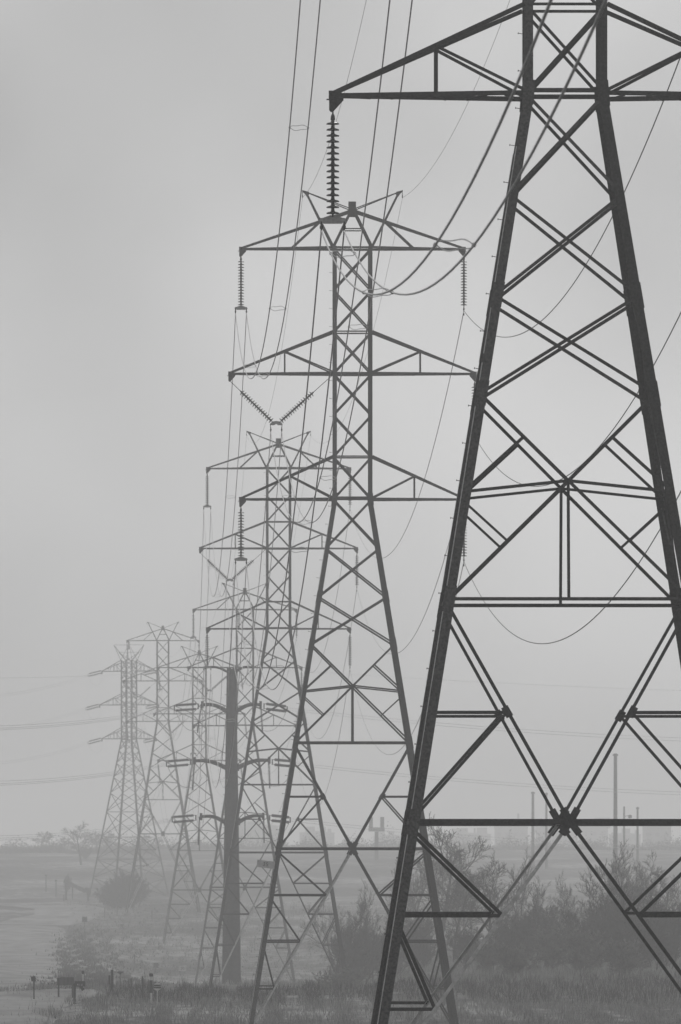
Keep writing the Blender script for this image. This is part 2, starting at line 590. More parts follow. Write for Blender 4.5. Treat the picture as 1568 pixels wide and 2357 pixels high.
    for sy in (-1, 1):
        n = Vector((0, sy, 0)); y = sy * hw(0) * .86
        mb.angle((-21 * U, y, Z(621)), (21 * U, y, Z(621)), .07, .01, n, 1, .02)
        c = Vector((0, sy * hw(0) * .72, Z(661)))
        mb.box(c, .42, .03, .42)
    for sx in (-1, 1):
        mb.angle((sx * 4 * U, -hw(0) * .72, Z(666)), (sx * 4 * U, hw(0) * .72, Z(666)), .08, .01, (0, 0, 1))
    mb.build('peak', M_STEEL, root)
    mb = MB()
    c = Vector((-1 * U, -hw(0) * .72 - .05, Z(673)))
    mb.box(c, .42, .012, .5)
    mb.build('number_plate', M_STEEL, root)
    # step bolts up one leg
    h = 560
    k = 0
    while h > -B + 120:
        o = link('step_bolt', BOLT, root)
        o.location = (-hw(h), -hw(h) + .03, Z(h))
        o.rotation_euler = (0, R(8), 0)
        h -= 41.3
        k += 1
    if plate:
        mb = MB()
        A = Vector((-hw(-842) - .02, -hw(-842) - .045, Z(-842)))
        Mr = Matrix.Rotation(R(7), 3, 'Y')
        c = A + Mr @ Vector((-.43, 0, .0))
        mb.box(c, .98, .006, .40, Mr)
        pl = mb.build('number_sign', M_PLATE, root)
        pl['label'] = 'pale tilted plate reading 35'
        face_text(plate, .30, M_FIT, c + Vector((-.02, -.006, 0)), pl, R(7))
    return root


def hanger(T, s, parent):
    mb = MB()
    mb.box(T + Vector((-s * .06, 0, .02)), .34, .17, .22)
    y = Vector((0, 0, 0))
    mb.poly([T + Vector((s * x, 0, z)) for x, z in ((.10, -.05), (-.28, -.05), (-.28, -.12), (.0, -.43), (.06, -.43), (.10, -.38))], (0, 1, 0), .03)
    mb.tube([T + Vector((-.17, 0, -.10)), T + Vector((.17, 0, -.10))], .02)
    mb.build('hanger_bracket', M_STEEL, parent)


# ------------------------------------------------------------------ insulators
def disc_mesh():
    b = MB()
    b.lathe([(.018, .095), (.036, .085), (.042, .05), (.052, -.01), (.066, -.03), (.140, -.044), (.168, -.062), (.168, -.088), (.13, -.084), (.05, -.07), (.04, -.10), (.02, -.11)], 16)
    return b.mesh('disc', M_INS, True)


DISC = disc_mesh()
DP = .157


def discs(parent, A, d, n, first=.15):
    q = (-d).to_track_quat('Z', 'Y')
    for k in range(n):
        o = link('disc', DISC, parent)
        o.location = A + d * (first + DP * k)
        o.rotation_mode = 'QUATERNION'; o.rotation_quaternion = q
    return first + DP * (n - 1) + .11


def clamp(parent, p):
    mb = MB()
    mb.tube([p, p - Vector((0, 0, .12))], .028, 6)
    mb.box(p - Vector((0, 0, .15)), .09, .12, .08)
    mb.box(p - Vector((0, 0, .24)), .05, .34, .09)
    mb.box(p - Vector((0, 0, .195)), .03, .12, .06)
    mb.build('clamp', M_FIT, parent)


def yoke(parent, p, w=.60):
    mb = MB()
    pts = [(-.36, -.02), (-.33, -.075), (-.27, -.06), (-.25, -.10), (.25, -.10), (.27, -.06), (.33, -.075), (.36, -.02), (.33, .05), (.25, .06), (.06, .13), (-.06, .13), (-.25, .06), (-.33, .05)]
    mb.poly([p + Vector((x, 0, z - .08)) for x, z in pts], (0, 1, 0), .03)
    mb.build('yoke_plate', M_YOKE, parent)
    for s in (-1, 1):
        clamp(parent, p + Vector((s * .30, 0, -.12)))


def i_string(Tw, label, twin, tilt=0.0):
    root = thing('insulator_string', label, 'insulator', Tw, 0, 'suspension insulator strings')
    d = Vector((math.sin(tilt), 0, -math.cos(tilt)))
    mb = MB()
    mb.tube([Vector((0, 0, .03)), d * .16], .022, 6)
    mb.lathe([(.02, 0), (.05, -.06), (.062, -.16), (.05, -.17)], 10, Matrix.Translation(d * .04) @ (-d).to_track_quat('Z', 'Y').to_matrix().to_4x4())
    mb.build('link', M_FIT, root)
    L = discs(root, Vector((0, 0, 0)), d, 16, .24)
    p = d * (L + .06)
    mb = MB(); mb.tube([d * (L - .06), p], .025, 6); mb.build('socket', M_FIT, root)
    if twin:
        yoke(root, p)
    else:
        clamp(root, p + Vector((0, 0, .02)))
        mb = MB(); mb.box(p - Vector((0, 0, .42)), .05, .24, .12); mb.build('damper', M_FIT, root)
    return root


def v_string(Aw, Bw, Pw, label):
    root = thing('v_insulator_string', label, 'insulator', Pw, 0, 'V shaped insulator strings')
    for E in (Aw - Pw, Bw - Pw):
        s = 1 if E.x > 0 else -1
        e = Vector((s * .16, 0, .06))
        d = (e - E).normalized(); D = (e - E).length
        rod = D - (.12 + DP * 14 + .2)
        mb = MB(); mb.tube([E, E + d * rod], .02, 6)
        mb.tube([E + d * (D - .12), e], .025, 6)
        mb.build('link_rod', M_FIT, root)
        discs(root, E + d * rod, d, 15, .08)
    mb = MB()
    pts = [(-.36, -.05), (-.30, -.08), (-.10, -.08), (0, .0), (.10, -.08), (.30, -.08), (.36, -.05), (.30, .06), (.17, .13), (0, .16), (-.17, .13), (-.30, .06)]
    mb.poly([Vector((x, 0, z)) for x, z in pts], (0, 1, 0), .03)
    mb.build('yoke_plate', M_YOKE, root)
    for s in (-1, 1):
        mb = MB(); mb.tube([(s * .32, 0, -.04), (s * .30, 0, -.2)], .02, 6); mb.build('link', M_FIT, root)
        clamp(root, Vector((s * .30, 0, -.18)))
    return root


# towers: x on the picture, distance, picture height of the lower arm, leg length, turn, levels below the belt
TW = [
    (1, 1300, 240.4, 220, 1108, .0107, 3, 'huge dark lattice tower cropped at the right edge, nearest in the row'),
    (2, 811.5, 500, 1149, 1229, .0107, 4, 'large grey lattice tower in the middle with a plate reading 35 on its leg'),
    (3, 641.5, 781, 1447, 1357, .0107, 5, 'grey lattice tower right behind the middle one, third in the row'),
    (4, 564, 1080, 1670, 1305, .015, 5, 'pale foggy lattice tower fourth in the row, its legs beside the thick steel pole'),
    (5, 459, 1348, 1750, 1158, .03, 4, 'faint lattice tower fifth in the row, just left of the thick steel pole'),
    (6, 375, 1553, 1660, 1375, .045, 5, 'faint lattice tower farthest in the row, beside the tower with four visible legs'),
]
ORD = {1: 'nearest', 2: 'second', 3: 'third', 4: 'fourth', 5: 'fifth', 6: 'sixth'}
POS = {}
ATT = {'LT': (-6.11, 578 * U), 'LM': (-175.5 * U, 174 * U), 'LL': (-6.11, 0), 'RT': (6.11, 578 * U), 'RM': (6.70, 289 * U), 'RL': (6.11, 0),
       'EL': (-2.74, 707 * U), 'ER': (2.74, 707 * U)}
NICE = {'LT': 'top left', 'LM': 'middle left', 'LL': 'lower left', 'RT': 'top right', 'RM': 'middle right', 'RL': 'lower right'}
END = {}                                       # wire attachment per tower
for (n, x, Y, y, B, rz, n3, label) in TW:
    p = px(x, y, Y)
    tower(p, B, rz, label, n3, '35' if n == 2 else None)
    Rm = Matrix.Rotation(rz, 3, 'Z')
    tilt = {5: .11, 6: .06}.get(n, 0.0)
    for k, (ax, az) in ATT.items():
        w0 = p + Rm @ Vector((ax, 0, az))
        if k[0] == 'E':
            END[n, k] = w0 - Vector((0, 0, .30)); continue
        if k == 'LM':
            END[n, k] = w0 - Vector((0, 0, .43))
            if n > 1:
                A = p + Rm @ Vector((-281.5 * U, 0, 289 * U - .40)); Bq = p + Rm @ Vector((-hw(0) - .02, 0, 289 * U - .08))
                v_string(A, Bq, w0, f'V shaped pair of insulator strings under the middle left arm of the {ORD[n]} tower')
            continue
        top = w0 - Vector((0, 0, .43))
        L = .24 + DP * 15 + .11 + .06
        END[n, k] = top + Vector((math.sin(tilt) * L, 0, -math.cos(tilt) * L - (.36 if k[0] == 'L' else .22)))
        if n > 1 or k == 'LL':
            i_string(top, f'{"black" if n == 1 else "grey"} disc insulator string under the {NICE[k]} arm of the {ORD[n]} tower', k[0] == 'L', tilt)
T0 = Vector((11.1, -20, 21.8))
for k, (ax, az) in ATT.items():
    END[0, k] = T0 + Vector((ax, 0, az - 3.4))

# ------------------------------------------------------------------ wires
SAG = {'LT': 9.3, 'LM': 9.3, 'LL': 9.3, 'RT': 7.0, 'RM': 7.2, 'RL': 7.4, 'EL': 3.8, 'ER': 3.8}
SAG2 = {'LT': 11.1, 'LM': 11.1, 'LL': 11.1, 'RT': 8.3, 'RM': 8.5, 'RL': 8.9, 'EL': 5.0, 'ER': 5.0}


def sagline(A, B, s, n=56):
    return [A.lerp(B, t) - Vector((0, 0, 4 * s * t * (1 - t))) for t in (k / n for k in range(n + 1))]


def spacer(parent, a, b):
    mb = MB()
    up = Vector((0, 0, 1))
    d = (b - a)
    for s in (-1, 1):
        pts = []
        for k in range(13):
            t = k / 12
            pts.append(a + d * t + up * (s * (.085 * math.sin(math.pi * t) ** .7 + .02 * math.sin(t * 9 + s))))
        mb.tube(pts, .010, 5)
    for e in (a, b):
        mb.tube([e + Vector((0, -.12, .0)), e + Vector((0, .12, 0))], .036, 6)
    mb.build('spacer', M_WIRE, parent)


for a in range(0, 6):
    b = a + 1
    where = f'from the {ORD[b]} tower toward the viewer' if a == 0 else f'between the {ORD[a]} and {ORD[b]} towers'
    for k in ATT:
        if a == 0 and k != 'LL':
            continue
        A, Bq = END[a, k], END[b, k]
        s = (SAG if a == 1 else SAG2)[k]
        if a == 0:
            s = 8.2
        if a == 4: s *= .85
        if a == 5: s *= .6
        if k[0] == 'L':
            root = thing('twin_conductor', f'pair of pale cables sagging {where}, {NICE[k]} arms', 'cable', A, 0, 'twin conductor cables of the power line')
            for sx in (-.3, .3):
                mb = MB()
                mb.tube([p + Vector((sx, 0, 0)) - A for p in sagline(A, Bq, s)], .021, 6)
                mb.build('cable', M_WIRE, root, True)
            line = sagline(A, Bq, s, 100)
            for t in ((43, 62, 81, 95) if a == 0 else (22, 42, 62, 82)):
                p = line[t] - A
                spacer(root, p + Vector((-.3, 0, 0)), p + Vector((.3, 0, 0)))
        elif k[0] == 'R':
            mb = MB(); mb.tube([p - A for p in sagline(A, Bq, s)], .022, 6)
            o = mb.build('single_conductor', M_WIREDK if a == 1 else M_WIRE, None, True); o.location = A
            tag(o, f'thin single cable sagging {where}, {NICE[k]} arms', 'cable', 'single conductor cables of the power line')
        else:
            mb = MB(); mb.tube([p - A for p in sagline(A, Bq, s)], .009, 5)
            o = mb.build('earth_wire', M_WIREDK, None, True); o.location = A
            tag(o, f'hair thin wire {where} on the {"left" if k == "EL" else "right"} roof horns', 'wire', 'earth wires of the power line')

# ------------------------------------------------------------------ dead-end tower on the left, turned to its own line
def far_tower():
    Y = 1870.0
    k = Y / F                                  # metres per picture unit
    base = px(297, 2064, Y)
    s = 28.7 * k
    root = thing('strain_tower', 'faint lattice tower with four visible legs and V shaped top, leftmost of all', 'tower', base, R(-24))
    zt = (2064 - 1519) * k                     # column top
    zw = (2064 - 1702) * k                     # waist
    arms = [(2064 - 1544.5) * k, (2064 - 1622) * k, (2064 - 1700) * k]
    b0 = s / 2
    spread = (92.0 / (math.cos(R(24)) + math.sin(R(24)))) * k

    def h(z):
        return b0 if z > zw else b0 + (spread - b0) * (zw - z) / zw
    for sx in (-1, 1):
        for sy in (-1, 1):
            mb = MB()
            pr = [(0, 0), (.32, 0), (.32, .04), (.04, .04), (.04, .32), (0, .32)]
            P = lambda z: Vector((sx * h(z), sy * h(z), z))
            a_, b_ = Vector((-sx, 0, 0)), Vector((0, -sy, 0))
            mb.prof(P(-.6), P(zw), a_, b_, pr); mb.prof(P(zw), P(zt), a_, b_, pr)
            mb.build('leg', M_STEEL, root)
    low = [0, .12, .24, .38, .54, .66, .76, .85, .93, 1.0]
    cols = [zw * t for t in low] + [zw + (zt - zw) * t / 8 for t in range(1, 9)]
    for lat, nrm in FACES.values():
        P = lambda u, z: lat * (u * h(z)) + nrm * h(z) + Vector((0, 0, z))
        for q0, q1 in zip(cols[:-1], cols[1:]):
            mb = MB()
            mb.angle(P(-1, q0), P(1, q1), .12, .015, nrm, 1, .02)
            mb.angle(P(1, q0), P(-1, q1), .12, .015, nrm, 1, .14)
            if q0 in (cols[2], cols[3], cols[4]) or q0 in (cols[9], cols[12]):
                mb.angle(P(-1, q0), P(1, q0), .12, .015, nrm, 1, .03)
            mb.build('cross_brace', rnd.choice(STEELS), root)
    out = []
    for i, za in enumerate(arms):
        for sx in (-1, 1):
            tip = (30.5 if i != 1 else 33.0) * 2.1 * k * 1.08
            T = Vector((sx * tip, 0, za))
            mb = MB()
            for sy in (-1, 1):
                n = Vector((0, sy, 0))
                col = Vector((sx * b0, sy * b0, za)); top = Vector((sx * b0, sy * b0, za + 25 * k))
                mb.angle(T, col, .17, .02, n, 1, 0); mb.angle(T + Vector((0, 0, .05)), top, .14, .02, n, 1, 0)
                for f in (.35, .62, .66):
                    mb.angle(T.lerp(col, f), T.lerp(top, f), .08, .012, n, 1, .02)
                mb.angle(T.lerp(top, .66), col, .08, .012, n, 1, .04)
            mb.box(T - Vector((0, 0, 3.2 * k)), .22, .25, 6 * k)
            mb.build('cross_arm', M_STEEL, root)
            out.append((i, sx, root.matrix_basis @ T if False else base + Matrix.Rotation(R(-24), 3, 'Z') @ T))
    for sx in (-1, 1):
        mb = MB()
        T = Vector((sx * 38.5 * k, 0, (2064 - 1484) * k))
        for sy in (-1, 1):
            n = Vector((0, sy, 0))
            mb.angle((sx * b0, sy * b0, zt), T, .12, .015, n, 1, 0)
            mb.angle((sx * b0 * .2, sy * b0, zt), Vector((sx * 26 * k, 0, (2064 - 1501) * k)), .09, .012, n, 1, .02)
            mb.angle((sx * b0, sy * b0, zt), (sx * 2 * k, sy * .2, (2064 - 1487) * k), .09, .012, n, 1, .05)
        mb.angle(T, (0, 0, T.z), .07, .01, (0, 1, 0)); mb.angle((sx * 28 * k, 0, (2064 - 1501) * k), (0, 0, (2064 - 1501) * k), .07, .01, (0, 1, 0))
        mb.build('earth_wire_horn', M_STEEL, root)
    mb = MB(); mb.box((0, 0, (2064 - 1485) * k), .3, .1, 1.6); mb.build('peak', M_STEEL, root)
    return out


def tension_string(A, Bq, label, twin=True, grp='tension insulator strings', n=14):
    A, Bq = Vector(A), Vector(Bq)
    root = thing('tension_string', label, 'insulator', A, 0, grp)
    d = (Bq - A).normalized(); L = (Bq - A).length
    side = d.cross(Vector((0, 0, 1))).normalized() * .0 + Vector((0, 0, 1)) * .25
    q = (-d).to_track_quat('Z', 'Y')
    for sgn in ((-1, 1) if twin else (0,)):
        mb = MB(); mb.tube([side * sgn, d * L + side * sgn], .03, 6); mb.build('core_rod', M_FIT, root)
        st = (L * .84) / n
        for k in range(n):
            o = link('disc', DISC, root)
            o.location = side * sgn + d * (L * .1 + st * k)
            o.rotation_mode = 'QUATERNION'; o.rotation_quaternion = q
            o.scale = (.85, .85, min(st / DP, 1.5))
    for e in (0, L):
        mb = MB(); mb.box(d * e, .12, .1, .55); mb.build('yoke_plate', M_FIT, root)
    return root


ft = far_tower()
lev = ['top', 'middle', 'bottom']
for i, sx, T in ft:
    k = 1870.0 / F
    e = T + (Vector((-30 * k, -6, -10 * k)) if sx < 0 else Vector((-27 * k, -6, -7.5 * k)))
    tension_string(T + Vector((0, 0, -.05)), e, f'faint slanting insulator string on the {lev[i]} {"left" if sx < 0 else "right"} arm of the leftmost lattice tower', True, 'insulators of the leftmost tower', 12)
    if sx < 0:
        root = thing('twin_conductor', f'very faint cables leaving left from the {lev[i]} arm of the leftmost lattice tower', 'cable', e, 0, 'faint cables leaving left')
        far = px(-420, 1556 + 78 * i - 18, 1750) - e
        for dz in (-.2, .2):
            mb = MB(); mb.tube(sagline(Vector((0, 0, dz)), far + Vector((0, 0, dz)), 5.0, 30), .022, 5); mb.build('cable', M_WIRE, root)
        mb = MB()
        mb.tube([Vector((0, 0, 0)), Vector((.6, .6, -1.4)), Vector((1.6, 1.6, -2.2)), Vector((2.6, 2.2, -1.5)), Vector((2.9, 4, -.2))], .025, 5)
        mb.build('jumper_loop', M_WIRE, root)

# ------------------------------------------------------------------ steel pole of the crossing line
def steel_pole():
    Y = 900.0; k = Y / F
    base = px(533, 2262, Y)
    root = thing('steel_pole', 'thick dark tapered steel pole with three pairs of curved arms among the towers', 'pole', base)
    H = (2262 - 1539) * k
    mb = MB(); mb.lathe([(22.6 * k, -.8), (22.3 * k, 0), (16.6 * k, H * .5), (10.9 * k, H - .05), (10.5 * k, H)], 16)
    mb.build('shaft', M_POLE, root, True)
    for z0 in (.34, .66):
        r = (22.3 - (22.3 - 10.9) * z0) * k
        mb = MB(); mb.lathe([(r + .012, H * z0 - .05), (r + .02, H * z0), (r + .012, H * z0 + .05)], 16); mb.build('slip_joint', M_POLE, root, True)
    for i in range(34):
        z = 3.0 + i * .82
        r = (22.3 + (10.9 - 22.3) * z / H) * k
        mb = MB(); a_ = R(200 if i % 2 else 235)
        mb.tube([(r * .97 * math.cos(a_), r * .97 * math.sin(a_), z), ((r + .22) * math.cos(a_), (r + .22) * math.sin(a_), z)], .02, 5)
        mb.build('climbing_step', M_FIT, root)
    P = lambda x, y: Vector(((x - 533) * k, 0, (2262 - y) * k))
    O = {}
    for tipx, tipy, rootx, rooty, r0, r1 in ((466, 1622, 522, 1637, .27, .20), (600, 1622, 547, 1635, .27, .20), (448, 1751, 520, 1767, .30, .20), (620, 1750, 549, 1766, .30, .20),
                                             (463, 1880, 517, 1892, .27, .18), (606, 1879, 551, 1891, .27, .18), (470, 1537.5, 524, 1546, .16, .13), (584, 1537, 543, 1546, .16, .13)):
        a, b = P(rootx, rooty), P(tipx, tipy)
        s = 1 if tipx > 533 else -1
        mb = MB()
        pts = [a.lerp(b, t) + Vector((0, 0, .28 * math.sin(math.pi * t) ** 1.0)) for t in (0, .15, .3, .45, .6, .75, .9, 1)]
        mb.tube(pts, r0 * .8, 10, r1 * .8)
        arm = mb.build('arm', M_POLE, root, True)
        mb = MB(); mb.box(a - Vector((s * .12, 0, 0)), .4, .6, .7); mb.build('bracket', M_POLE, arm)
        if r0 > .2:
            mb = MB(); mb.box(b + Vector((0, 0, .02)), .26, .2, .7); mb.build('end_plate', M_POLE, arm)
        O[(s, round(tipy))] = base + b
    return base, k, O


pbase, pk, PO = steel_pole()
PW = lambda x, y: px(x, y, 900.0)
rows = [(1, 1622, 'top', (456.5, 1625.5), (402, 1629.5), (608, 1625), (661, 1631)), (2, 1751, 'middle', (439, 1753.5), (384, 1758.5), (627, 1753.5), (680, 1758)),
        (3, 1880, 'bottom', (451, 1882), (397, 1886.5), (621, 1882), (668, 1887))]
for i, ty, nm, la, lb, ra, rb in rows:
    tension_string(PW(*la), PW(*lb) + Vector((0, -1.0, 0)), f'dark level double insulator string left of the steel pole, {nm} arm', True, 'level insulators of the steel pole', 15)
    tension_string(PW(*ra), PW(*rb) + Vector((0, 1.5, 0)), f'grey level double insulator string right of the steel pole, {nm} arm', True, 'level insulators of the steel pole', 15)
    for s, ls in ((-1, {1: (463, 455, 1628, 1680), 2: (447, 444, 1757, 1812), 3: (459, 456.5, 1886, 1938)}[i]), (1, {1: (601, 604, 1628, 1681), 2: (619, 621, 1754, 1808), 3: (607, 608, 1886, 1934)}[i])):
        A, Bq = PW(ls[0], ls[2]), PW(ls[1], ls[3])
        root = tension_string(A, Bq, f'hanging jumper insulator string {"left" if s < 0 else "right"} of the steel pole under the {nm} arm', False, 'hanging jumper insulators of the steel pole', 15)
        # jumper loop, part of the line's hardware
        st = PW(*(lb if s < 0 else rb)) + Vector((0, -1.0 if s < 0 else 1.5, 0))
        en = Bq
        pts = [st.lerp(en, t) - Vector((0, 0, 1.1 * math.sin(math.pi * t) ** .9 * (1 - .35 * t))) for t in (k / 14 for k in range(15))]
        pts += [en + Vector((-s * .5, .6, .3)), en + Vector((-s * .9, 1.2, 1.0))]
        mb = MB(); mb.tube([p - st for p in pts], .025, 5)
        o = mb.build('jumper_cable', M_WIREDK, None, True); o.location = st
        tag(o, f'loop of cable hanging {"left" if s < 0 else "right"} of the steel pole at the {nm} arm', 'cable', 'jumper loops of the steel pole')
    # crossing spans, left and right
    ly = {1: (1641, 1655), 2: (1767, 1781), 3: (1889, 1904)}[i]
    root = thing('twin_conductor', f'dark level cables entering from the left edge to the {nm} arm of the steel pole', 'cable', PW(*lb), 0, 'level cables crossing left of the steel pole')
    for yy, dz in zip((ly[0], ly[0] + 9, ly[1]), (.12, -.02, -.14)):
        far = px(-500, yy + 4, 700) - PW(*lb)
        mb = MB(); mb.tube(sagline(Vector((0, -1, dz)), far, 1.35, 40), .017, 5); mb.build('cable', M_WIRE, root)
    ry = {1: (1687, 1695), 2: (1811, 1818), 3: (1936, 1944)}[i]
    root = thing('twin_conductor', f'faint level cables running right from the {nm} arm of the steel pole', 'cable', PW(*rb), 0, 'level cables crossing right of the steel pole')
    for yy, dz in zip(ry, (.12, -.12)):
        far = px(2000, yy + 18, 1000) - PW(*rb)
        mb = MB(); mb.tube(sagline(Vector((0, 1.5, dz)), far, .9, 40), .017, 5); mb.build('cable', M_WIRE, root)
st = PW(584, 1537); far = px(1900, 1598, 1050) - st
mb = MB(); mb.tube(sagline(Vector((0, 0, 0)), far, .4, 30), .011, 5); o = mb.build('earth_wire', M_WIRE, None); o.location = st
tag(o, 'hair thin wire running right from the top of the steel pole', 'wire')
st = PW(470, 1537.5); far = px(-400, 1552, 760) - st
mb = MB(); mb.tube(sagline(Vector((0, 0, 0)), far, .6, 30), .009, 5); o = mb.build('earth_wire', M_WIRE, None); o.location = st
tag(o, 'hair thin wire running left from the top of the steel pole', 'wire')

# ------------------------------------------------------------------ far poles and buildings in the fog
def far_pole(x, ytop, ybase, wpx, Y, label, lamp=False):
    k = Y / F
    b = px(x, ybase, Y); b.z = g(b.x, b.y)
    H = (YH - ytop) * k - b.z
    root = thing('utility_pole', label, 'pole', b, 0, 'poles far off in the fog')
    mb = MB(); mb.lathe([(wpx * k * .62, -.5), (wpx * k * .58, 0), (wpx * k * .4, H)], 10); mb.build('shaft', M_POLE, root, True)
    mb = MB()
    if lamp:
        mb.tube([(0, 0, H - 2.2), (1.2, 0, H - 1.9)], .08); mb.lathe([(.1, .3), (.42, .15), (.42, -.35), (.2, -.5)], 10, Matrix.Translation((1.3, 0, H - 2.1)))
        mb.build('lamp_head', M_POLE, root)
    else:
        mb.box((0, 0, H - .3), wpx * k * 1.3, .3, .3); mb.build('cap', M_POLE, root)


far_pole(1417, 1734, 1965, 9.5, 1750, 'tallest faint grey pole far right behind the nearest tower')
far_pole(1227, 1822, 1972, 7, 2100, 'faint fat pole far off left of the nearest tower\'s centre plate')
far_pole(1258, 1824, 1972, 5.5, 2100, 'faint thin pole just left of the nearest tower\'s centre plate')
far_pole(1437, 1856, 1972, 5, 2000, 'short faint pole with a lamp head at right', True)
far_pole(1468, 1857, 1972, 5.5, 2000, 'short plain faint pole near the right edge')


def building(x0, x1, ytop, ybase, Y, label, dep=14, win=4, stack=None, roofh=2.0):
    Y *= 1.75
    k = Y / F
    w_ = (x1 - x0) * k
    b = px((x0 + x1) / 2, ybase, Y); b.z = g(b.x, b.y) - .2
    H = (YH - ytop) * k - b.z
    root = thing('industrial_building', label, 'building', b, 0, 'industrial buildings far off in the fog')
    mb = MB(); mb.box((0, dep / 2, H / 2), w_, dep, H); mb.build('wall', M_WALL, root)
    mb = MB(); mb.poly([(-w_ / 2 - .3, -.3, H), (w_ / 2 + .3, -.3, H), (w_ / 2 + .3, -.3, H + .35), (0, -.3, H + roofh * .6), (-w_ / 2 - .3, -.3, H + .35)], (0, 1, 0), .1)
    n0 = len(mb.v)
    mb.prof(Vector((0, -.2, H)), Vector((0, dep + .3, H)), Vector((1, 0, 0)), Vector((0, 0, 1)), [(-w_ / 2 - .3, .02), (w_ / 2 + .3, .02), (w_ / 2 + .3, .3), (0, roofh * .55), (-w_ / 2 - .3, .3)])
    roof = mb.build('roof', M_ROOF, root)
    if stack:
        mb = MB(); mb.lathe([(.5, H), (.45, H + stack), (.55, H + stack + .1)], 10, Matrix.Translation((w_ * .22, dep * .4, 0))); mb.build('flue', M_POLE, roof, True)
    for i in range(rnd.randint(2, 4)):
        mb = MB(); u_ = rnd.uniform(1.2, 4); mb.box((rnd.uniform(-.42, .42) * w_, dep * .5, H + roofh * .5), u_ * 1.4, 3, u_ + roofh * .6); mb.build('roof_unit', M_WALL, roof)
    for i in range(win):
        mb = MB(); mb.box((-w_ / 2 + w_ * (i + .5) / win, -.04, H * .62), w_ / win * .5, .12, H * .18); mb.build('window', M_DARK, root)
    mb = MB(); mb.box((-w_ * .3, -.05, H * .2), min(3.0, w_ * .2), .14, H * .4); mb.build('door', M_DARK, root)


building(1000, 1130, 1921, 1960, 2500, 'long low pale shed far behind the middle tower\'s right leg', 20, 6, 3)
building(1140, 1215, 1902, 1960, 2450, 'faint shed with a flue left of the far fat pole', 16, 4, 6)
building(1235, 1330, 1912, 1962, 2400, 'faint wide shed behind the nearest tower\'s centre plate', 16, 5, 4)
building(1335, 1400, 1899, 1962, 2450, 'faint tall shed left of the tallest far pole', 16, 3, 3)
building(1482, 1545, 1903, 1985, 2100, 'darker grey block at the right edge above the trees', 14, 3)
building(1405, 1475, 1922, 1966, 2350, 'faint low shed between the short far poles', 14, 4)
building(860, 935, 1926, 1958, 2550, 'faint low shed right of the far raised platform', 14, 4)
building(690, 770, 1918, 1960, 2500, 'faint shed seen through the middle tower left of its centre', 14, 4, 3)
building(545, 640, 1902, 1962, 2450, 'large faint grey block just right of the thick steel pole', 20, 5)
# raised platform with two blocks
Y = 2250.0; k = Y / F
b = px(867, 1960, Y); b.z = g(b.x, b.y)
root = thing('tank_stand', 'faint raised platform carrying two upright blocks on one column', 'structure', b)
z1 = (YH - 1914) * k - b.z
mb = MB(); mb.box((0, 0, z1 / 2), .9, .9, z1); mb.build('column', M_POLE, root)
mb = MB(); mb.box((0, 0, z1 + .5), 37 * k, 2.5, .9); mb.build('platform', M_WALL, root)
for s in (-1, 1):
    mb = MB(); mb.box((s * 13 * k, 0, z1 + .95 + 1.3), 9 * k, 2.0, 2.7); mb.build('tank', M_POLE, root)

# ------------------------------------------------------------------ bare trees and brush
def branches(seed, H, trunk_r, levels, spread, up, nchild, lean=.1, low=.25, multi=1, twig_r=.02):
    r = random.Random(seed)
    segs = []

    def grow(p, d, L, rad, lv):
        n = 4 if lv < 2 else 3
        pts = [p.copy()]; dirs = [d.copy()]
        q = p.copy(); dd = d.copy()
        for i in range(n):
            wob = .20 if lv else .10
            dd = (dd + Vector((r.gauss(0, wob), r.gauss(0, wob), r.gauss(0, wob * .6) + up * .10))).normalized()
            q = q + dd * (L / n)
            pts.append(q.copy()); dirs.append(dd.copy())
        segs.append((lv, pts, rad, max(rad * (.35 if lv < levels - 1 else .4), twig_r * .6)))
        if lv >= levels - 1:
            return
        nc = nchild[lv]
        for c in range(nc):
            t = low + (1 - low) * (c + r.random()) / nc if lv == 0 else .2 + .8 * (c + r.random()) / nc
            i = min(int(t * n), n - 1)
            bp = pts[i].lerp(pts[i + 1], t * n - i)
            pd = dirs[i + 1]
            az = r.uniform(0, 2 * math.pi)
            o = pd.orthogonal().normalized()
            o = Matrix.Rotation(az, 3, pd) @ o
            sp = spread * r.uniform(.7, 1.25)
            nd = (pd * math.cos(sp) + o * math.sin(sp) + Vector((0, 0, up * .25))).normalized()
            Lc = L * r.uniform(.42, .66) * (1.0 - .35 * t if lv == 0 else 1.0 - .25 * t)
            grow(bp, nd, Lc, max(rad * (1 - .6 * t) * r.uniform(.42, .6), twig_r), lv + 1)
    for m in range(multi):
        d = Vector((r.gauss(0, lean), r.gauss(0, lean), 1)).normalized()
        o = Vector((r.gauss(0, .5), r.gauss(0, .5), 0)) * (0 if multi == 1 else H * .09)
        grow(o - Vector((0, 0, .3)), d, H * (.62 if multi == 1 else .6) * r.uniform(.85, 1.1), trunk_r, 0)
    zmax = max(p.z for s_ in segs for p in s_[1])
    return segs, zmax


def tree_proto(name, label, seed, H, trunk_r, levels, spread, up, nchild, m, split=1, group=None, **kw):
    segs, zmax = branches(seed, H, trunk_r, levels, spread, up, nchild, **kw)
    f = H / zmax
    root = thing(name, label, 'tree' if 'tree' in name else 'bush', (0, 0, -500), 0, group)
    a, b = MB(), MB()
    for lv, pts, r0, r1 in segs:
        pts = [p * f for p in pts]
        (a if lv < split else b).tube(pts, r0, 6 if lv == 0 else 3, r1, lv < 1)
    a.build('trunk' if 'tree' in name else 'stem', m, root)
    b.build('crown' if 'tree' in name else 'twig', m, root)
    return root


